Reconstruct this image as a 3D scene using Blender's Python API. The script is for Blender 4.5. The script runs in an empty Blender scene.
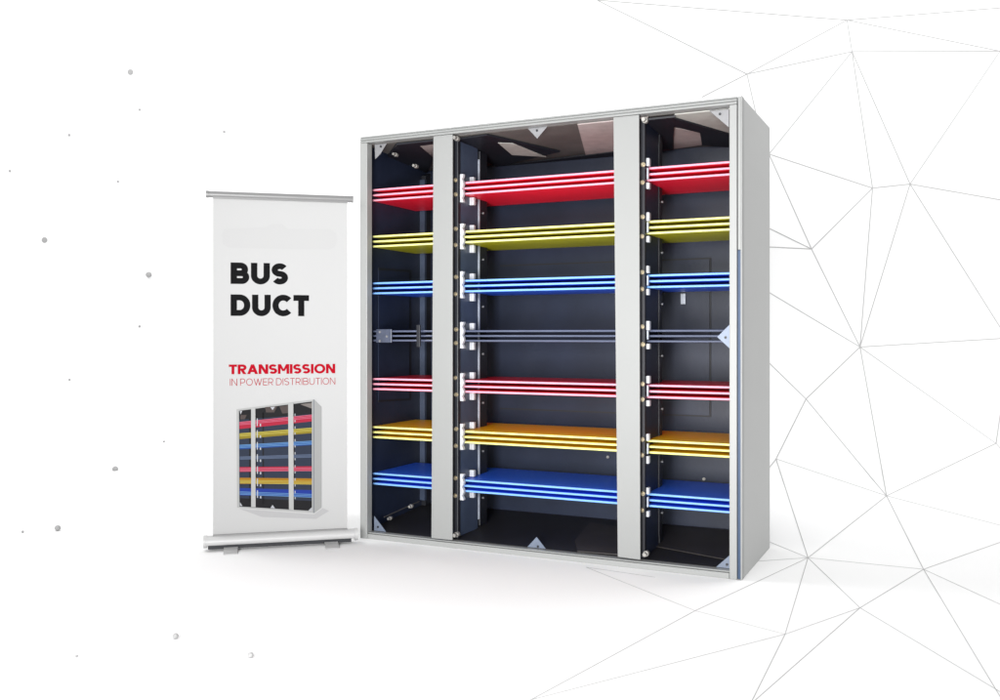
import bpy, math, random
from mathutils import Vector
random.seed(4)
S = bpy.context.scene
COL = S.collection

# ------------------------------------------------------------------ measured view
F, CX, HZ, CAMH = 943.0, 500.0, 335.0, 1.114      # focal length and horizon in photo pixels, eye height in metres
def ray(x, y): return Vector(((x-CX)/F, 1.0, (HZ-y)/F))

# ------------------------------------------------------------------ materials
def lin(r, g, b):
    f = lambda c: (c/255/12.92 if c/255 <= .04045 else ((c/255+.055)/1.055)**2.4)
    return (f(r), f(g), f(b), 1)
def mat(name, col, rough=.5, metal=0., spec=.5, var=.06, vscale=9., bump=0., bscale=400., coat=0.):
    m = bpy.data.materials.new(name); m.use_nodes = True
    nt = m.node_tree; b = nt.nodes['Principled BSDF']
    b.inputs['Roughness'].default_value = rough; b.inputs['Metallic'].default_value = metal
    b.inputs['Specular IOR Level'].default_value = spec
    b.inputs['Coat Weight'].default_value = coat
    tc = nt.nodes.new('ShaderNodeTexCoord')
    if var:
        n = nt.nodes.new('ShaderNodeTexNoise'); n.inputs['Scale'].default_value = vscale; n.inputs['Detail'].default_value = 5
        nt.links.new(tc.outputs['Object'], n.inputs['Vector'])
        mx = nt.nodes.new('ShaderNodeMix'); mx.data_type = 'RGBA'
        c = col
        mx.inputs['A'].default_value = (c[0]*(1-var), c[1]*(1-var), c[2]*(1-var), 1)
        mx.inputs['B'].default_value = (min(1, c[0]*(1+var)), min(1, c[1]*(1+var)), min(1, c[2]*(1+var)), 1)
        nt.links.new(n.outputs['Fac'], mx.inputs['Factor'])
        nt.links.new(mx.outputs['Result'], b.inputs['Base Color'])
    else:
        b.inputs['Base Color'].default_value = col
    if bump:
        n2 = nt.nodes.new('ShaderNodeTexNoise'); n2.inputs['Scale'].default_value = bscale; n2.inputs['Detail'].default_value = 2
        nt.links.new(tc.outputs['Object'], n2.inputs['Vector'])
        bp = nt.nodes.new('ShaderNodeBump'); bp.inputs['Strength'].default_value = bump; bp.inputs['Distance'].default_value = .002
        nt.links.new(n2.outputs['Fac'], bp.inputs['Height']); nt.links.new(bp.outputs['Normal'], b.inputs['Normal'])
    return m
def g(v, t=0.): return (v, v, v*(1+t), 1)
M = {
 'backdrop': mat('white_paper', g(.80), .9, spec=.1, var=.004, vscale=1.5),
 'line': mat('grey_line', g(.42), .9, spec=0, var=0),
 'line_mid': mat('pale_grey_line', g(.44), .9, spec=0, var=0),
 'line_pale': mat('very_pale_grey_line', g(.40), .9, spec=0, var=0),
 'dot': mat('grey_dot', g(.34), .9, spec=0, var=0),
 'frame': mat('pale_grey_powder_coat', (.275,.28,.275,1), .42, var=.025, vscale=3, bump=.05),
 'rail': mat('grey_aluminium_rail', (.25,.256,.252,1), .35, var=.03, vscale=5, bump=.04),
 'mullion': mat('pale_grey_post_paint', (.242,.246,.242,1), .5, var=.02, vscale=4, bump=.04),
 'side': mat('grey_side_paint', (.40,.405,.40,1), .5, var=.03, vscale=2.5, bump=.06),
 'gasket': mat('navy_gasket', (.02,.05,.11,1), .5, var=.2, vscale=14),
 'navy': mat('dark_navy_panel', (.0145,.0205,.041,1), .40, spec=.32, var=.6, vscale=3.5, bump=.12, bscale=60),
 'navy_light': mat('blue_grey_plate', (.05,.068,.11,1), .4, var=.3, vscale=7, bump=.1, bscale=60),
 'dark': mat('black_steel', (.009,.010,.015,1), .45, var=.3, vscale=12),
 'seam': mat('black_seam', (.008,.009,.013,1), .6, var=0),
 'floor_dark': mat('dark_floor_plate', (.013,.012,.013,1), .5, var=.4, vscale=8, bump=.1, bscale=50),
 'floor_brown': mat('dark_brown_floor_plate', (.03,.026,.025,1), .5, var=.4, vscale=9),
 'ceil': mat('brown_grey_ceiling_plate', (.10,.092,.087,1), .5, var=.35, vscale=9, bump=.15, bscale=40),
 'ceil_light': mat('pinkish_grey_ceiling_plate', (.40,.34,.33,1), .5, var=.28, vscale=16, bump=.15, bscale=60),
 'ceil_pale': mat('pale_grey_ceiling_plate', (.42,.42,.39,1), .5, var=.25, vscale=16),
 'clamp': mat('white_plastic_clamp', (.48,.49,.52,1), .38, var=.25, vscale=40),
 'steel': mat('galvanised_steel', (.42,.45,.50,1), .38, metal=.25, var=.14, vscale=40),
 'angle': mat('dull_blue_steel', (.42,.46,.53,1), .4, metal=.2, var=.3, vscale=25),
 'zinc_dull': mat('dull_zinc_bolt', (.26,.26,.27,1), .4, metal=.4, var=.1),
 'gusset_steel': mat('blue_grey_gusset_steel', (.15,.18,.24,1), .4, metal=.2, var=.2, vscale=40),
 'gusset_pale': mat('pale_gusset_steel', (.22,.22,.23,1), .4, metal=.1, var=.2, vscale=50),
 'splice': mat('grey_splice', (.06,.07,.105,1), .35, var=.5, vscale=30),
 'brass': mat('brass_bolt', (.34,.29,.20,1), .35, metal=.6, var=.1, vscale=40),
 'bolt': mat('zinc_bolt', (.34,.33,.31,1), .35, metal=.5, var=.1, vscale=40),
 'banner': mat('white_banner_fabric', (.365,.365,.365,1), .7, spec=.2, var=.008, vscale=3),
 'banner_patch': mat('faint_grey_print', (.354,.354,.354,1), .7, spec=.2, var=0),
 'banner_rail': mat('grey_rail_metal', (.19,.19,.19,1), .35, metal=.15, var=.04, vscale=8),
 'banner_base': mat('silver_base_metal', (.41,.41,.41,1), .45, metal=.1, var=.04, vscale=8),
 'foot': mat('grey_foot_metal', (.40,.40,.40,1), .4, metal=.2, var=.05),
 'ink_black': mat('black_ink', (.0055,.0055,.006,1), .8, spec=.05, var=0),
 'ink_red': mat('red_ink', (.29,.0035,.012,1), .8, spec=.05, var=0),
}
BAR = {  # body paint, paler front lip with the edge highlight painted in
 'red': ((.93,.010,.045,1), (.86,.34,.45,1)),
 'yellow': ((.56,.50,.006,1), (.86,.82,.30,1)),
 'yellow_lit': ((.92,.62,.004,1), (.86,.82,.28,1)),  # same yellow paint in a lit tone; the entry above is the shaded one
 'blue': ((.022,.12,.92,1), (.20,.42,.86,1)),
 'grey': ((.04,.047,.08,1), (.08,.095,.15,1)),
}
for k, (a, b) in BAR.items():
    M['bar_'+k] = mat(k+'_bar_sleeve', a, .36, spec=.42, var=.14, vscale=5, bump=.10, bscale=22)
    M['lip_'+k] = mat(k+'_bar_lip_highlight', b, .3, var=.22, vscale=4, coat=.3)

# ------------------------------------------------------------------ mesh builder
class MB:
    def __init__(s): s.v=[]; s.f=[]; s.m=[]; s.mats=[]; s.smooth=set()
    def mi(s, m):
        if m not in s.mats: s.mats.append(m)
        return s.mats.index(m)
    def add(s, vs, fs, m, smooth=False):
        o=len(s.v); s.v+= [tuple(v) for v in vs]; i=s.mi(m)
        for f in fs:
            if smooth: s.smooth.add(len(s.f))
            s.f.append([o+q for q in f]); s.m.append(i)
    def hexa(s, c, m):      # 8 corners: 4 of one end, 4 of the other
        s.add(c, [(0,1,2,3),(7,6,5,4),(0,4,5,1),(1,5,6,2),(2,6,7,3),(3,7,4,0)], m)
    def box(s, x0,x1,y0,y1,z0,z1, m):
        s.hexa([(x0,y0,z0),(x1,y0,z0),(x1,y0,z1),(x0,y0,z1),(x0,y1,z0),(x1,y1,z0),(x1,y1,z1),(x0,y1,z1)], m)
    def prism(s, pts, off, m):
        n=len(pts); off=Vector(off)
        vs=[Vector(p) for p in pts]+[Vector(p)+off for p in pts]
        s.add(vs, [tuple(range(n)), tuple(range(2*n-1,n-1,-1))]+[(i,(i+n),(i+1)%n+n,(i+1)%n) for i in range(n)], m)
    def cyl(s, a, b, r, m, n=16, r2=None):
        a=Vector(a); b=Vector(b); ax=(b-a).normalized()
        u=ax.orthogonal().normalized(); w=ax.cross(u); r2=r if r2 is None else r2
        vs=[a+(u*math.cos(t)+w*math.sin(t))*r for t in [2*math.pi*i/n for i in range(n)]]
        vs+=[b+(u*math.cos(t)+w*math.sin(t))*r2 for t in [2*math.pi*i/n for i in range(n)]]
        s.add(vs, [(i,(i+1)%n,(i+1)%n+n,i+n) for i in range(n)], m, True)
        s.add(vs[:n], [tuple(range(n-1,-1,-1))], m); s.add(vs[n:], [tuple(range(n))], m)
    def build(s, name, parent=None, bevel=0., seg=2):
        me=bpy.data.meshes.new(name); me.from_pydata(s.v, [], s.f)
        for m in s.mats: me.materials.append(m)
        for i,p in enumerate(me.polygons):
            p.material_index=s.m[i]; p.use_smooth = i in s.smooth
        import bmesh
        bm=bmesh.new(); bm.from_mesh(me); bmesh.ops.recalc_face_normals(bm, faces=bm.faces); bm.to_mesh(me); bm.free()
        me.update()
        o=bpy.data.objects.new(name, me); COL.objects.link(o)
        if parent: o.parent=parent
        if bevel:
            b=o.modifiers.new('bevel','BEVEL'); b.width=bevel; b.segments=seg; b.limit_method='ANGLE'; b.harden_normals=False
        return o
def empty(name, loc, rz, label, cat):
    o=bpy.data.objects.new(name, None); COL.objects.link(o)
    o.location=loc; o.rotation_euler=(0,0,rz); o['label']=label; o['category']=cat
    o.empty_display_size=.2
    return o

# ================================================================== CABINET
FL=Vector((-.768,5.174)); FR=Vector((1.098,4.278))
W=(FR-FL).length; U=(FR-FL).normalized(); N=Vector((-U.y,U.x)); C0=N.dot(FL)
H=2.2; D=.728
co=FL+U*(W/2)+N*(D/2)
cab=empty('busbar_cabinet',(co.x,co.y,0),math.atan2(U.y,U.x),
   'tall pale grey open-front cabinet holding red, yellow, blue and grey busbars, right of the banner','cabinet')
def L(s,d,h): return Vector((s-W/2, d-D/2, h))
def SH(x,y,d):
    r=ray(x,y); t=(C0+d)/(N.x*r.x+N.y*r.y)
    p=Vector((r.x*t,r.y*t)); return ((p-FL).dot(U), CAMH+r.z*t)
def PX(x,y,d):
    s,h=SH(x,y,d); return L(s,d,h)
def cbox(b,s0,s1,d0,d1,h0,h1,m): b.box(s0-W/2,s1-W/2,d0-D/2,d1-D/2,h0,h1,m)

sl=SH(367,335,0)[0]; sr=SH(729.3,335,0)[0]; FD=.05
RT=.034; RB=.034
# frame: stiles, top rail with grooves, bottom rail
b=MB(); cbox(b,0,sl,0,FD,0,H-RT-.001,M['frame']); b.build('stile',cab,.003)
so=SH(736.9,335,0)[0]
b=MB(); cbox(b,sr,so,0.001,FD,0.0,H-RT-.001,M['frame']); st=b.build('stile',cab,.003)
b=MB(); cbox(b,so+.003,W-.007,.006,FD,.004,1.50,M['gasket']); b.build('gasket',st)
b=MB(); cbox(b,so+.003,W-.007,.005,FD,1.502,H-.002,M['rail']); cbox(b,W-.0065,W,0,FD,0,H,M['frame']); b.build('edge_trim',st,.0015)
def rail_profile(h0,h1,flip=False):
    hh=h1-h0
    pr=[(0,0),(0,.30),(.007,.33),(.007,.40),(0,.43),(0,.68),(.009,.71),(.009,.78),(.003,.81),(.003,1),(FD,1),(FD,0)]
    return [(d,h0+z*hh) for d,z in pr]
b=MB(); pr=rail_profile(H-RT,H)
b.prism([L(0,d,h) for d,h in pr],(so,0,0),M['rail']); b.build('top_rail',cab,.0012,1)
b=MB(); cbox(b,sl+.001,sr-.001,.002,FD,0,RB-.008,M['frame']); cbox(b,sl+.001,sr-.001,.012,FD,RB-.007,RB,M['rail']); b.build('bottom_rail',cab,.002)
# shell
b=MB(); cbox(b,0,.012,FD+.001,D,0.0,H-.013,M['side']); b.build('side_panel',cab)
b=MB(); cbox(b,W-.012,W-.001,FD+.001,D,0.0,H-.001,M['side']); b.build('side_panel',cab,.002)
b=MB(); cbox(b,.0005,W-.013,FD+.001,D-.001,H-.012,H-.002,M['rail']); b.build('top_panel',cab)
b=MB(); cbox(b,.013,W-.013,.70,D-.002,.001,H-.013,M['navy']); back=b.build('back_panel',cab)
b=MB(); cbox(b,.0125,.0145,FD+.002,.699,.031,2.17,M['navy']); liner=b.build('inner_liner',cab)
b=MB(); cbox(b,W-.0145,W-.0125,FD+.002,.699,.031,2.17,M['dark']); b.build('inner_liner',cab)
# sloping inner ceiling and floor
KC=.040/.65
def ceil_h(d): return 2.163-(d-.05)*KC
KF=.046/.65
def floor_h(d): return .036+(d-.05)*KF
b=MB(); b.prism([L(.015,.052,ceil_h(.052)),L(.015,.698,ceil_h(.698)),L(.015,.698,ceil_h(.698)+.012),L(.015,.052,ceil_h(.052)+.012)],(W-.03,0,0),M['ceil'])
ceil=b.build('ceiling_panel',cab)
b=MB(); b.prism([L(.015,.052,floor_h(.052)),L(.015,.698,floor_h(.698)),L(.015,.698,floor_h(.698)-.012),L(.015,.052,floor_h(.052)-.012)],(W-.03,0,0),M['floor_dark'])
flo=b.build('floor_panel',cab)
def on_slope(x,y,top,drop=0.):
    r=ray(x,y); k=N.x*r.x+N.y*r.y
    if top:   # CAMH+t rz = 2.163-drop-(t k-C0-.05)KC
        t=(2.163-drop-CAMH+(C0+.05)*KC)/(r.z+k*KC)
    else:
        t=(.036+drop-CAMH-(C0+.05)*KF)/(r.z-k*KF)
    d=min(max(t*k-C0,.052),.698)
    p=Vector((r.x*t,r.y*t)); s=min(max((p-FL).dot(U),.016),W-.016)
    h=(ceil_h(d)-drop) if top else (floor_h(d)+drop)
    return L(s,d,h)
def cplate(name,pts,m,th=.006,drop=.006,top=True):
    b=MB(); q=[on_slope(x,y,top,drop) for x,y in pts]
    b.prism(q,(0,0,(th-.001) if top else -(th-.001)),m)
    return b.build(name,ceil if top else flo)
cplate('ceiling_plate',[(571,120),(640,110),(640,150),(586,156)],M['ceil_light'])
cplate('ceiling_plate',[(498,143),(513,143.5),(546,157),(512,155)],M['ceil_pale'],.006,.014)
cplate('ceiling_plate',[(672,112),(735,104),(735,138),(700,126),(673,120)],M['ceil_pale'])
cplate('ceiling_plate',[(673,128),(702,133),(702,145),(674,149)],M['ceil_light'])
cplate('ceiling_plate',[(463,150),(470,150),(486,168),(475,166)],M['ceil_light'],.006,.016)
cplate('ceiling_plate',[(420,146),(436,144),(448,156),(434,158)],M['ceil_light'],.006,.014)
# dark beams on the ceiling
cplate('beam',[(455,140),(485,134),(560,152),(500,168),(460,150)],M['dark'],.008,.012)
cplate('beam',[(642,116),(671,113),(672,149),(642,152)],M['dark'],.010,.018)
cplate('beam',[(671,119),(676,119),(731,135),(731,149),(702,145),(700,133),(671,126)],M['dark'],.010,.014)
cplate('beam',[(390,142),(434,136),(434,182),(420,182),(381,157)],M['dark'],.010,.014)
cplate('beam',[(500,167.5),(640,149),(640,154),(500,173)],M['dark'],.010,.012)
# floor plates
cplate('floor_plate',[(575,540),(590,522),(640,530),(640,556),(575,553)],M['floor_brown'],.005,.006,False)
cplate('floor_plate',[(650,545),(660,525),(730,530),(730,560)],M['floor_brown'],.005,.006,False)
b=MB(); b.cyl(on_slope(378,516.5,False,.03),on_slope(409,500.5,False,.03),.0035,M['ceil'],8); b.build('edge_rod',flo)

# back wall: cover plates, seams and pilasters
def bbox(b,x0,x1,y0,y1,d0,d1,m,xr=None):
    s0,_=SH(x0,335,d0); s1,_=SH(x1,335,d0); xm=xr if xr else (x0+x1)/2
    cbox(b,s0,s1,d0,d1,SH(xm,y1,d0)[1],SH(xm,y0,d0)[1],m)
b=MB(); bbox(b,500,711,261.5,413,.694,.6995,M['seam'],600); bbox(b,499,709.3,263,411.5,.688,.6935,M['navy'],600); b.build('cover_plate',back)
def on_left(x,y,e=0.):
    s0=.0146+e; r=ray(x,y); k=U.x*r.x+U.y*r.y     # plane s = s0
    t=(s0+FL.dot(U))/k; p=Vector((r.x*t,r.y*t)); d=min(.699,p.dot(N)-C0)
    return L(s0,d,CAMH+r.z*t)
def lquad(name,x0,x1,y0,y1,m,e,th):
    b=MB(); b.prism([on_left(x0,y0,e),on_left(x1,y0+(337-y0)*(x1-x0)/570*.5,e),on_left(x1,y1+(337-y1)*(x1-x0)/570*.5,e),on_left(x0,y1,e)],(th,0,0),M[m]); return b.build(name,liner)
lquad('cover_seam',378,410.5,268,402,'seam',.0004,.004)
lquad('cover_plate',378,408.6,270.2,400,'navy',.005,.005)
lquad('pilaster',421.5,445,176,512,'dark',.0005,.03)
lquad('pilaster_edge',419.8,421.6,180,500,'navy_light',.0005,.034)
def bolt(parent,x,y,d,r=.010,ln=.018,m='bolt'):
    p=PX(x,y,d); b=MB(); b.cyl(p,p+Vector((0,-ln*.45,0)),r*1.35,M[m],12); b.cyl(p+Vector((0,-ln*.45,0)),p+Vector((0,-ln,0)),r,M[m],6)
    return b.build('bolt',parent)
for x,y in ((608,457),(704,479)): bolt(back,x,y,.6995,.006,.012)
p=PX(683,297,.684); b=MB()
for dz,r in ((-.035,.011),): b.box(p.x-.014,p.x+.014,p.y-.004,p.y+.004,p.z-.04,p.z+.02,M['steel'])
b.build('painted_reflection',back,.006,3)  # pale plate standing in for a reflection on the back wall

# busbars: seven sets of three
SETS=[('red',(176,181.7,187.3)),('yellow',(227,232.5,237.9)),('blue',(278.3,283.8,289.3)),('grey',(331,336,341)),
      ('red',(383.2,388.8,394.2)),('yellow_lit',(436,441.6,447)),('blue',(487,492.6,498))]
BD0,BD1,BT=.10,.57,.0112
sets_h=[]
meshes={}
for colr,ys in SETS:
    hs=[SH(550,y,BD0)[1] for y in ys]; sets_h.append(hs)
    for h in hs:
        if colr not in meshes:
            b=MB(); m=M['bar_'+colr]; ml=M['lip_'+colr]
            b.box(.016-W/2,W-.016-W/2,BD0+.006-D/2,BD1-D/2,-BT/2+.0012,BT/2-.0012,m)
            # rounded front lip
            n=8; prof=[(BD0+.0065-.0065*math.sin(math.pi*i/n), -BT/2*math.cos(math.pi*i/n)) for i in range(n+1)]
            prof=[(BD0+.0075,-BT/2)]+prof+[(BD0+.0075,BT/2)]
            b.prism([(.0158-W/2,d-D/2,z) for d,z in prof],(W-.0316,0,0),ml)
            o=b.build('busbar',cab); meshes[colr]=o
        else:
            o=meshes[colr].copy(); COL.objects.link(o); o.parent=cab
        o.location=(0,0,h); o['label']=colr.replace('yellow_lit','lit-tone yellow')+' busbar running across all three bays'

# bar supports behind the two posts
def support(xs,first):
    s1=SH(xs,335,.05)[0]
    b=MB(); cbox(b,s1-.085,s1,.055,.085,.04,2.158,M['dark'])
    sup=b.build('busbar_support',cab,.003)
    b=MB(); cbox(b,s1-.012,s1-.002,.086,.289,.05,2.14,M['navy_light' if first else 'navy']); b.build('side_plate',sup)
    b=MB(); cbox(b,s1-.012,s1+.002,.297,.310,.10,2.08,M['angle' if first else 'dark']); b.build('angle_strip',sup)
    b=MB(); cbox(b,s1-.04,s1,.313,.40 if first else .36,.06,2.13,M['dark']); b.build('rear_post',sup,.003)
    for i,hs in enumerate(sets_h):
        top,bot=hs[0],hs[2]
        # clamp: scalloped white comb in front of the bar edges
        b=MB(); n=12; k=(.025 if first else .017)+random.uniform(-.002,.003)
        h0,h1=bot-.045+random.uniform(-.006,.008),top+.045+random.uniform(-.008,.006)
        pts=[]
        for j in range(n+1):
            z=h0+(h1-h0)*j/n
            pts.append((s1+k*(.62+.38*abs(math.cos(math.pi*j/n*3))),z))
        prof=[L(s1+.004,.068,h0)]+[L(s,.068,z) for s,z in pts]+[L(s1+.004,.068,h1)]
        if first:
            b.prism(prof,(0,.026,0),M['clamp'])
        else:
            cbox(b,s1+.003,s1+k,.066,.094,h1-.032-random.uniform(0,.014),h1,M['clamp']); cbox(b,s1+.003,s1+k,.066,.094,h0,h0+.026+random.uniform(0,.014),M['clamp'])
            cbox(b,s1+.004,s1+.012,.070,.092,h0+.046,h1-.046,M['steel'])
        b.build('clamp',sup,.003)
        for z in (top+.014,bot-.014):
            p=L(s1-.010+random.uniform(-.004,.003),.054,z+random.uniform(-.006,.006)); q=MB(); q.cyl(p,p+Vector((0,-.006,0)),.0115,M['brass'],12); q.cyl(p+Vector((0,-.006,0)),p+Vector((0,-.018,0)),.0075,M['brass'],6); q.build('bolt',sup)
        if first:
            for z0,z1 in ((top+BT/2+.002,top+.044),(bot-.050,bot-BT/2-.002)):
                q=MB(); cbox(q,s1-.001,s1+.027,.185,.21,z0,z1,M['clamp']); q.build('insulator_block',sup,.003)
        for z in (bot-.075,):
            p=L(s1,.345,z); q=MB(); q.cyl(p,p+Vector((.008,0,0)),.0062,M['zinc_dull'],8); q.build('bolt',sup)
    for x,y in (((458,139),(458,534)) if first else ((646,121),(647,553))):
        bolt(sup,x,y,.054,.010,.045)
    return sup
support(457.5,True); support(644.5,False)
# corner bolts in the left bay
for x,y in ((397,155),(417,166.5)): bolt(ceil,x,y,.16,.008,.04)
for x,y in ((391,518),(412,506)): bolt(flo,x,y,.2,.008,.03)
# grey bar splice in the left bay
gh=sets_h[3]
b=MB(); s0=SH(376.5,335,.095)[0]; s1=SH(392,335,.095)[0]; cbox(b,s0,s1,.090,.099,gh[2]-.012,gh[0]+.012,M['splice'])
sp=b.build('splice_plate',cab,.003)
for x,y in ((380,332),(380,341),(387,336.5)): bolt(sp,x,y,.0895,.005,.006,'zinc_dull')
b=MB(); s0=SH(417,335,.095)[0]; s1=SH(420.5,335,.095)[0]; cbox(b,s0,s1,.088,.099,gh[2]-.035,gh[0]+.035,M['dark']); b.build('bar_spacer',cab,.002)

# front posts
def post(c):
    b=MB(); dq=.004; th=Vector((0,.010,0))
    q=[PX(x,y,dq) for x,y in c]; b.prism(q,th,M['mullion']); return b.build('post',cab,.002)
tz=H-RT-.0015
def topy(x):  # pixel row of the rail underside at column x
    r=ray(x,335); t=(C0+.004)/(N.x*r.x+N.y); return HZ-(tz-CAMH)/t*F
post([(433.3,topy(433.3)),(452.4,topy(452.4)),(452.2,540.3),(431.3,538.2)])
post([(613.3,topy(613.3)),(639,topy(639)),(640.2,560),(617.6,556.9)])

# triangular gussets
def gusset(pts,hole,d=.052,m='steel',r=.006):
    b=MB(); b.prism([PX(x,y,d) for x,y in pts],(0,.005,0),M[m]); o=b.build('gusset',cab,.001,1)
    p=PX(hole[0],hole[1],d); q=MB(); q.cyl(p+Vector((0,.001,0)),p+Vector((0,-.003,0)),r,M['dark'],12); q.build('bolt_hole',o)
gusset([(374.5,144),(387,142.5),(380,154),(375,159)],(381,146.5),m='gusset_pale')
gusset([(526.5,127),(549,124.3),(537,138.5)],(537,130.5),m='gusset_pale')
gusset([(706,108),(729,105),(729,127.5)],(720,114),m='gusset_pale')
gusset([(730,324),(730,349),(717,337)],(725.5,337.5),m='gusset_steel')
gusset([(374,516),(387,533.5),(374,532)],(378,527),m='gusset_steel')
gusset([(525,549.5),(548,552),(536.5,537)],(538,546.5),m='gusset_steel')
gusset([(712,570.5),(730,572.5),(730,555)],(727,564.5),m='gusset_steel')

# ================================================================== BANNER
BL=Vector((-1.516,4.863)); BRt=Vector((-.787,5.05))
BW=(BRt-BL).length; BU=(BRt-BL).normalized(); BN=Vector((-BU.y,BU.x)); BC=BN.dot(BL)
bo=BL+BU*(BW/2)
ban=empty('roll_up_banner',(bo.x,bo.y,0),math.atan2(BU.y,BU.x),
   'white roll-up banner stand lettered BUS DUCT in black, standing left of the cabinet','banner stand')
def BSH(x,y):
    r=ray(x,y); t=BC/(BN.x*r.x+BN.y); p=Vector((r.x*t,r.y*t)); return ((p-BL).dot(BU)-BW/2, CAMH+r.z*t)
def BP(x,y,lay): 
    s,h=BSH(x,y); return (s,-.0008-.0004*lay,h)
x0=BSH(213,370)[0]; x1=BSH(347.3,370)[0]; RTOP=1.841
b=MB(); b.box(x0,x1,0,.0012,.055,RTOP-.010,M['banner']); sheet=b.build('banner_sheet',ban)
b=MB(); b.cyl((-BW/2+.012,.001,RTOP),(BW/2-.006,.001,RTOP),.0165,M['banner_rail'],24)
b.box(x0,x1,-.009,.011,RTOP-.021,RTOP-.012,M['banner_rail'])
tr=b.build('top_rail',ban)
for s,e in ((-BW/2,.012),(BW/2-.006,.006)):
    q=MB(); q.cyl((s,.001,RTOP),(s+e,.001,RTOP),.0182,M['banner_rail'],24); q.build('end_cap',tr,.002)
# base: rounded hood profile
b=MB(); zc=.047; R=.030
prof=[]
for i in range(21):
    a=math.radians(212-244*i/20); prof.append((-R*1.15*math.cos(a)*-1, zc+R*math.sin(a)))
prof=[(y,z) for y,z in prof]
b.prism([(-BW/2-.002,y,z) for y,z in prof],(BW+.010,0,0),M['banner_base']); base=b.build('base',ban,.0015,1)
for i in base.data.polygons: i.use_smooth=False
for s in (-BW/2-.012,BW/2+.007):
    q=MB(); q.cyl((s,0,zc),(s+.018,0,zc),.0325,M['banner_base'],28); q.build('end_cap',base,.003)
q=MB(); q.box(-BW/2+.01,BW/2-.01,-.013,.028,.0085,.034,M['seam']); q.build('painted_shadow_strip',base,.002)  # dark strip painted in as the shade under the base
q=MB(); q.box(x0,x1,-.012,.012,zc+R-.006,zc+R+.005,M['banner_rail']); q.build('slot_lip',base,.001)
for px in (231,331):
    s=BSH(px,548)[0]; q=MB()
    q.hexa([(s-.035,-.115,.0005),(s+.035,-.115,.0005),(s+.035,-.115,.004),(s-.035,-.115,.004),
            (s-.035,-.03,.0065),(s+.035,-.03,.0065),(s+.035,-.03,.016),(s-.035,-.03,.016)],M['foot'])
    q.box(s-.035,s+.035,-.029,.05,.010,.0165,M['foot'])
    q.box(s-.035,s+.035,.051,.11,.001,.008,M['foot'])
    q.build('foot',ban,.0012)
q=MB(); q.cyl((0,.018,.06),(0,.018,RTOP-.01),.008,M['banner_rail'],12); q.build('support_pole',ban)

# ---- lettering
def arc(cx,cy,rx,ry,a0,a1,n=20):
    return [(cx+rx*math.cos(math.radians(a0+(a1-a0)*i/n)),cy+ry*math.sin(math.radians(a0+(a1-a0)*i/n))) for i in range(n+1)]
def glyph(ch,t):
    h=t/2; k=t*1.12
    P=lambda *p:('p',list(p)); St=lambda pts,c=False:('s',pts,c)
    V=lambda x:P((x,0),(x+t,0),(x+t,1),(x,1))
    Hh=lambda a,b_,y:P((a,y),(b_,y),(b_,y+t),(a,y+t))
    if ch=='I': return t,[V(0)]
    if ch=='T': w=.70; return w,[Hh(0,w,1-t),P((w/2-h,0),(w/2+h,0),(w/2+h,1-t*.5),(w/2-h,1-t*.5))]
    if ch=='E': w=.62; return w,[V(0),Hh(h,w,0),Hh(h,w*.93,.5-h),Hh(h,w,1-t)]
    if ch=='N': w=.82; return w,[V(0),V(w-t),P((0,1),(k,1),(w,0),(w-k,0))]
    if ch=='M': w=.98; return w,[V(0),V(w-t),P((0,1),(k,1),(w/2+k*.35,.28),(w/2-k*.35,.28)),P((w,1),(w-k,1),(w/2-k*.35,.28),(w/2+k*.35,.28))]
    if ch=='A': w=.92; k=t*1.1; return w,[P((0,0),(k,0),(w/2+k/2,1),(w/2-k/2,1)),P((w,0),(w-k,0),(w/2-k/2,1),(w/2+k/2,1)),Hh(w*.22,w*.78,.2)]
    if ch=='W': 
        w=1.25; k=t*1.05; a=w*.29; 
        return w,[P((0,1),(k,1),(a+k/2,0),(a-k/2,0)),P((w/2-k/2,1),(w/2+k/2,1),(a+k/2,0),(a-k/2,0)),
                  P((w/2-k/2,1),(w/2+k/2,1),(w-a+k/2,0),(w-a-k/2,0)),P((w-k,1),(w,1),(w-a+k/2,0),(w-a-k/2,0))]
    if ch=='O': w=.98; return w,[St(arc(w/2,.5,w/2-h,.5-h+.01,0,360,40)[:-1],True)]
    if ch=='C': w=.86; return w,[St(arc(w*.56,.5,w*.56-h,.5-h+.01,42,318,32))]
    if ch=='U': w=.82; r=w/2-h; return w,[St([(h,1),(h,r+h)]+arc(w/2,r+h-.01,r,r,180,360,20)+[(w-h,1)])]
    if ch=='D': w=.86; r=.5-h; return w,[V(0),St([(h,1-h),(w-h-r*.9,1-h)]+arc(w-h-r*.9,.5,r*.9,r,90,-90,20)+[(h,h)])]
    if ch=='P' or ch=='R':
        w=.74; r=(.64-t)/2; cy=1-h-r
        o=[V(0),St([(h,1-h),(w-h-r,1-h)]+arc(w-h-r,cy,r,r,90,-90,16)+[(h,cy-r)])]
        if ch=='R': o.append(P((w*.5-k*.45,.40),(w*.5+k*.5,.40),(w,0),(w-k*1.12,0)))
        return w,o
    if ch=='B':
        w=.80; r1=(.5+h-t)/2+.0; r2=r1
        return w,[V(0),St([(h,1-h),(w-h-r1-.05,1-h)]+arc(w-h-r1-.05,1-h-r1,r1,r1,90,-90,14)+[(h,1-h-2*r1)]),
                  St([(h,h+2*r2),(w-h-r2,h+2*r2)]+arc(w-h-r2,h+r2,r2,r2,90,-90,14)+[(h,h)]),P((h,.42),(w-t*.42,.42),(w-t*.42,.60),(h,.60))][:4 if t>.15 else 3]
    if ch=='S':
        w=.72; q=(1-t)/4; rx=w/2-h
        return w,[St(arc(w/2,.5+q,rx,q,30,262,20)[:-1]+[(w/2,.5)]+arc(w/2,.5-q,rx,q,82,-150,20))]
    return .4,[]
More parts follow.
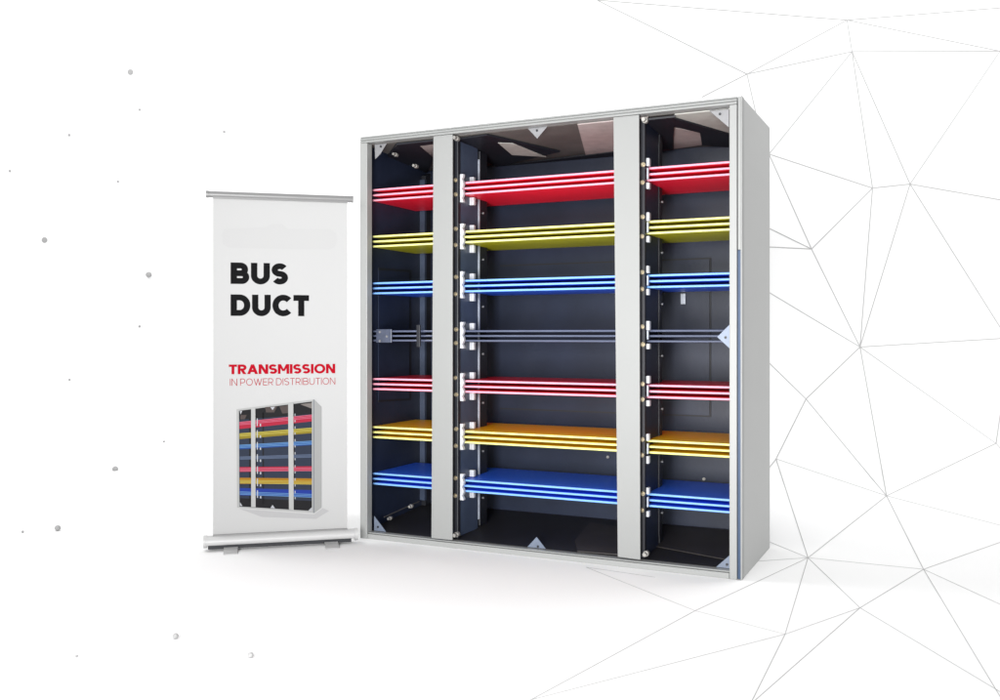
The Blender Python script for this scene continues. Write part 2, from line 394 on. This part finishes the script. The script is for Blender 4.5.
def stroke_quads(pts,t,closed):
    n=len(pts); Lf=[];Rg=[]
    for i in range(n):
        p=Vector(pts[i]); 
        a=Vector(pts[i-1]) if (i>0 or closed) else None
        c=Vector(pts[(i+1)%n]) if (i<n-1 or closed) else None
        d1=(p-a).normalized() if a is not None and (p-a).length>1e-7 else None
        d2=(c-p).normalized() if c is not None and (c-p).length>1e-7 else None
        if d1 is None: d1=d2
        if d2 is None: d2=d1
        tt=(d1+d2).normalized(); nn=Vector((-tt.y,tt.x)); cs=max(.5,nn.dot(Vector((-d1.y,d1.x))))
        Lf.append(p+nn*t/2/cs); Rg.append(p-nn*t/2/cs)
    out=[]
    for i in range(n if closed else n-1):
        j=(i+1)%n; out.append([Rg[i],Rg[j],Lf[j],Lf[i]])
    return out
def text_line(txt,px0,px1,ybase,ytop,t,m,name,gap=.09,space=.34):
    gl=[]; x=0
    for ch in txt:
        if ch==' ': x+=space; continue
        w,prims=glyph(ch,t); gl.append((x,prims)); x+=w+gap
    tot=x-gap
    sa,ha=BSH(px0,ybase); sb,_=BSH(px1,ybase); _,hb=BSH(px0,ytop)
    sx=(sb-sa)/tot; sy=hb-ha
    b=MB()
    for gx,prims in gl:
        for k,pm in enumerate(prims):
            polys=[pm[1]] if pm[0]=='p' else stroke_quads(pm[1],t,pm[2])
            for pl in polys:
                vs=[(sa+(gx+q[0])*sx,-.0008-.00025*k,ha+q[1]*sy) for q in pl]
                b.add(vs,[tuple(range(len(vs)))],m)
    return b.build(name,sheet)
text_line('BUS',230.6,288,283.8,262.4,.275,M['ink_black'],'black_lettering',.075)
text_line('DUCT',230.6,309,315.8,294.4,.275,M['ink_black'],'black_lettering',.075)
text_line('TRANSMISSION',228.8,335.2,374.3,364.6,.235,M['ink_red'],'red_lettering',.055)
text_line('IN POWER DISTRIBUTION',230,335.2,385.8,378.8,.085,M['ink_red'],'thin_red_lettering',.16,.30)
# faint grey patch near the top
b=MB(); pts=[]
for (x,y) in [(224,229),(266,227),(272,224),(282,224),(288,229),(330,229)]: pts.append((x,y))
pts+= [(336,233),(337,240),(335,247),(329,249.5),(280,249),(228,247.5),(223,244),(222,236)]
b.add([BP(x,y,0) for x,y in pts],[tuple(range(len(pts)))],M['banner_patch']); b.build('faint_patch',sheet)

# ---- printed picture of the cabinet on the sheet
q00,q10,q11,q01=Vector((236.5,409.3)),Vector((314.3,399.4)),Vector((314.3,513)),Vector((237,507.6))
def pr_px(x,y):
    u=(x-360)/382; yt=137-41.2*u; yb=538+42.4*u; v=(y-yt)/(yb-yt)
    p=(q00*(1-u)+q10*u)*(1-v)+(q01*(1-u)+q11*u)*v; return p.x,p.y
INK={}
def ink(n,c,k=.40):
    r=lin(*c); INK[n]=mat('print_'+n,(r[0]*k,r[1]*k,r[2]*k,1),.7,spec=.2,var=0); return INK[n]
for n,c in {'shade':(226,226,227),'frame':(216,217,216),'side':(200,201,200),'edge':(160,164,170),'navy':(50,60,82),'black':(26,25,30),'brown':(96,84,82),'pale':(150,142,138),
            'white':(225,228,235),'post':(222,223,222),'red':(206,38,72),'red_l':(238,120,150),'yellow':(170,150,40),'yellow_l':(222,208,95),'blue':(40,90,175),'blue_l':(120,175,230),
            'grey':(70,84,112),'grey_l':(110,125,155),'yellow_lit':(200,140,20),'deep':(32,66,180)}.items(): ink(n,c)
b=MB()
def pp(pts,lay,n,direct=False):
    vs=[BP(*(p if direct else pr_px(*p)),lay) for p in pts]
    b.add(vs,[tuple(range(len(vs)))],INK[n])
def band(xa,xb,yf,h,lay,n):   # band that follows the busbar slope; yf = row at x=550
    sl_=(yf-335)/2014
    f=lambda x: yf+(x-550)*sl_
    pp([(xa,f(xa)),(xb,f(xb)),(xb,f(xb)+h),(xa,f(xa)+h)],lay,n)
pp([(240,509),(314,514.5),(323,508),(329,511),(316,519),(262,517)],0,'shade',True)
pp([(360,137),(742,96),(742,580),(360,538)],1,'frame')
pp([(314.3,399.4),(321.6,406.8),(321.6,507.6),(314.3,513)],1,'side',True)
pp([(736,97),(742,96),(742,580),(736,580)],2,'edge')
pp([(372,143),(730,105),(730,571),(372,534)],2,'navy')
pp([(372,143),(730,105),(730,158),(372,180)],3,'black')
pp([(570,125),(614,120),(614,153),(585,155)],4,'brown'); pp([(500,128),(560,123),(545,150),(505,150)],4,'brown')
pp([(672,116),(730,110),(730,135)],4,'pale'); pp([(380,160),(410,160),(400,178),(378,178)],4,'brown'); pp([(526,128),(549,126),(537,140)],5,'white')
pp([(376,144),(388,143),(380,158)],5,'white')
pp([(372,500),(730,528),(730,571),(372,534)],3,'black'); pp([(525,548),(548,551),(536,536)],4,'white'); pp([(374,516),(387,533),(374,531)],4,'white'); pp([(712,569),(730,571),(730,555)],4,'white')
pp([(421,175),(433,174),(433,515),(421,515)],3,'black'); pp([(440,140),(458,138),(458,542),(440,540)],3,'black'); pp([(487,150),(494,150),(494,530),(487,530)],3,'black'); pp([(640,118),(646,118),(646,560),(640,560)],3,'black')
for (c,ys) in SETS:
    up=(ys[1]<300); mid=330<ys[1]<342
    cl='yellow' if c=='yellow_lit' else c; dn={'yellow_lit':'yellow_lit','red':'red','yellow':'yellow' if up else 'yellow_lit','blue':'blue' if up else 'deep','grey':'grey'}[c]
    off=(ys[1]-335)*.10
    if off<0: band(374,730,ys[0]-1,ys[2]-ys[0]+2-off,4,dn)
    else: band(374,730,ys[0]-off-1,ys[2]-ys[0]+3+off,4,dn)
    for y in ys: band(374,730,y-1.3,2.8,5,cl+'_l')
    for xx,yy,w_,h_ in ((459,ys[0]-9,5,31),(645,ys[0]-12,4,10),(645,ys[2]+2,4,9),(474,ys[2]+4,6,10)) if not mid or True else ():
        k=(xx-550)*(yy-335)/2014
        pp([(xx,yy+k),(xx+w_,yy+k),(xx+w_,yy+k+h_),(xx,yy+k+h_)],6,'white')
pp([(431.5,130),(452.4,128),(452.2,541),(430,539)],7,'post'); pp([(613.3,112),(639,109),(640,562),(616.5,558)],7,'post')
b.build('printed_picture',sheet)

# ================================================================== BACKDROP
Z1,RR=7.2,2.0; YW=Z1+RR; HT=8.0; XW=11.0
prof=[(-6.0,0),(Z1,0)]
prof=[(-6+ (Z1+6)*i/8,0) for i in range(9)]+[(Z1+RR*math.sin(a),RR-RR*math.cos(a)) for a in [math.pi/2*i/48 for i in range(1,49)]]+[(YW,RR+(HT-RR)*i/6) for i in range(1,7)]
b=MB(); n=len(prof)
vs=[(-XW,y,z) for y,z in prof]+[(XW,y,z) for y,z in prof]
b.add(vs,[(i,i+n,i+1+n,i+1) for i in range(n-1)],M['backdrop'],True)
bd=b.build('backdrop'); bd['kind']='structure'; bd['label']='seamless white studio backdrop sweeping from floor to wall'
def flip_up(o):
    me=o.data
    if me.polygons[0].normal.z<0: me.flip_normals()
flip_up(bd)
def hit(x,y):
    r=ray(x,y)
    if r.z<0:
        t=-CAMH/r.z
        if t<=Z1: return Vector((r.x*t,t,0)),Vector((0,0,1))
    # arc: circle centre (Z1,RR) radius RR ; wall at YW
    a=1+r.z*r.z; bb=2*(-Z1+r.z*(CAMH-RR)); c=Z1*Z1+(CAMH-RR)**2-RR*RR
    disc=bb*bb-4*a*c
    if disc>=0:
        t=(-bb+math.sqrt(disc))/(2*a); z=CAMH+t*r.z
        if t>=Z1 and z<=RR: return Vector((r.x*t,t,z)),Vector((0,(Z1-t),(RR-z))).normalized()
    t=YW; return Vector((r.x*t,t,CAMH+r.z*t)),Vector((0,-1,0))
A=(597,0);B_=(847,20);Dn=(747,74);E=(852,51.5);Fp=(1000.5,51);I=(910,184);J=(872.5,188);K=(769,154);Mm=(811.5,249);Ln=(860,347)
Nn=(806,399);O=(776,459);Pn=(886.5,496);Q=(996,443.5);Rn=(808,558);Sn=(923.5,569.5);T=(860,608);Un=(785,634.5);Vn=(695,611);Wn=(586,567.5)
LINES=[(A,B_,2),(A,Dn,2),(B_,(1010,7),2),(Dn,B_,1),(Dn,E,1),(B_,E,0),(B_,(1010,53),1),(E,(1010,51),1),(Dn,(702,97),2),(Dn,(757,118),1),
 ((1000,51),I,1),(E,I,0),(E,J,0),(E,K,1),(K,J,0),(J,I,0),(I,(1010,201.5),1),(I,Ln,0),(I,(1010,343),1),(J,Mm,0),(J,Ln,0),(K,Mm,0),(K,(757,118),2),
 (Mm,Ln,0),((740,214),Mm,2),((740,245.5),Mm,2),((740,275),Ln,1),(Ln,(1010,338),1),(Ln,Nn,0),(Ln,Pn,0),(Ln,Q,1),((760,354),Nn,1),(Nn,O,0),(Nn,Pn,0),
 (O,Pn,0),(O,Rn,0),(O,(764,475),0),(Pn,Q,0),(Pn,Rn,0),(Pn,Sn,0),(Pn,(1010,528),1),(Q,(1003,395),1),(Q,(1010,459),1),(Rn,(768,541.5),0),(Rn,(757,561.5),0),(Rn,Sn,0),(Rn,T,0),
 (Rn,Un,1),(Rn,Vn,0),(Sn,T,0),(Sn,(1010,539),1),(Sn,(1010,609),1),(Sn,(1005,705),0),(T,Un,1),(T,(750,705),2),(T,(1010,698),2),(Un,Vn,1),(Un,(750,705),2),
 (Un,(520,703),2),(Vn,(520,706),2),(Vn,Wn,2),(Wn,(655,577.5),2)]
b=MB(); mm=[M['line'],M['line_mid'],M['line_pale']]
for p,q,k in LINES:
    p=Vector(p);q=Vector(q); n=max(2,int((q-p).length/9))
    pts=[]
    for i in range(n+1):
        r=p.lerp(q,i/n); X,nn=hit(r.x,r.y)
        wl=.0012+.0033*min(1,max(0,(X.y-3.5)/5.7))
        pts.append((X+nn*.0012,nn,wl))
    ring=[]
    for i,(X,nn,wl) in enumerate(pts):
        a=pts[max(0,i-1)][0]; c=pts[min(n,i+1)][0]; t=(c-a).normalized(); sd=t.cross(nn).normalized()
        ring.append([X+sd*wl, X+nn*wl*.6, X-sd*wl])
    vs=[v for r in ring for v in r]
    fs=[]
    for i in range(n):
        for j in range(2): fs.append((i*3+j,i*3+j+1,i*3+j+4,i*3+j+3))
    b.add(vs,fs,mm[k])
b.build('line_network',bd)
DOTS=[(130.5,72,2.8),(139.7,109.7,1.2),(69.3,135,1.3),(224.2,131.7,1.3),(10,171,1.2),(118,181.5,1.2),(44.7,240,2.8),(149.2,275,2.8),(139.7,326.5,1.2),(69.7,380,1.1),(164,442,1.1),
      (115.3,470.3,2.8),(57.7,528,2.8),(22.7,531.7,1.2),(175.6,636,2.8),(76.7,656,1.2),(250.6,655,2.8)]
for x,y,r in DOTS:
    X,nn=hit(x,y)
    if X.y<Z1: X,nn=hit(x,y+r)
    R_=r*X.y/F
    bb=MB(); nu,nv=16,8; vs=[];fs=[]
    for j in range(nv+1):
        for i in range(nu):
            a=2*math.pi*i/nu; e=math.pi*j/nv
            vs.append((R_*math.sin(e)*math.cos(a),R_*math.sin(e)*math.sin(a),R_*math.cos(e)))
    for j in range(nv):
        for i in range(nu): fs.append((j*nu+i,j*nu+(i+1)%nu,(j+1)*nu+(i+1)%nu,(j+1)*nu+i))
    bb.add(vs,fs,M['dot'],True); o=bb.build('dot',bd); o.location=X+nn*R_*(.97 if X.y<Z1 else .5)
    if X.y>YW-.01: o.scale=(1,.12,1); o.location=X+nn*.004

# ================================================================== LIGHT, WORLD, CAMERA
w=bpy.data.worlds.new('World'); S.world=w; w.use_nodes=True
bg=w.node_tree.nodes['Background']; bg.inputs['Color'].default_value=(1,1,1,1); bg.inputs['Strength'].default_value=.66
def area(name,loc,tgt,size,power,spread=180):
    l=bpy.data.lights.new(name,'AREA'); l.spread=math.radians(spread); l.size=size; l.energy=power; l.shape='SQUARE'
    o=bpy.data.objects.new(name,l); COL.objects.link(o); o.location=loc
    o.rotation_euler=(Vector(tgt)-Vector(loc)).to_track_quat('-Z','Y').to_euler(); return o
area('key_softbox',(-2.4,-0.6,2.7),(0.2,5.0,1.0),2.0,125)
area('added_low_fill',(-0.9,0.9,0.35),(0.2,4.9,1.6),1.0,38,75)  # unseen fill added low in front to brighten the cabinet interior
area('camera_softbox',(-1.5,-3.0,1.5),(-0.2,5.0,0.9),1.6,150,120)
area('backdrop_light_high',(-4.5,6.0,7.2),(-1.5,9.2,2.5),3.0,260)
area('backdrop_light_high',(4.5,6.0,7.2),(2.5,9.2,2.0),3.0,250)
cam=bpy.data.cameras.new('camera'); co_=bpy.data.objects.new('camera',cam); COL.objects.link(co_)
co_.location=(0,0,CAMH); co_.rotation_euler=(math.pi/2,0,0)
cam.sensor_width=36; cam.sensor_fit='HORIZONTAL'; cam.lens=36*F/1000; cam.shift_y=-.015; cam.clip_end=200; cam.clip_start=.05
S.camera=co_
S.view_settings.view_transform='Standard'; S.view_settings.look='None'; S.view_settings.exposure=0; S.view_settings.gamma=1
S.render.engine='CYCLES'; S.cycles.max_bounces=8; S.cycles.diffuse_bounces=5
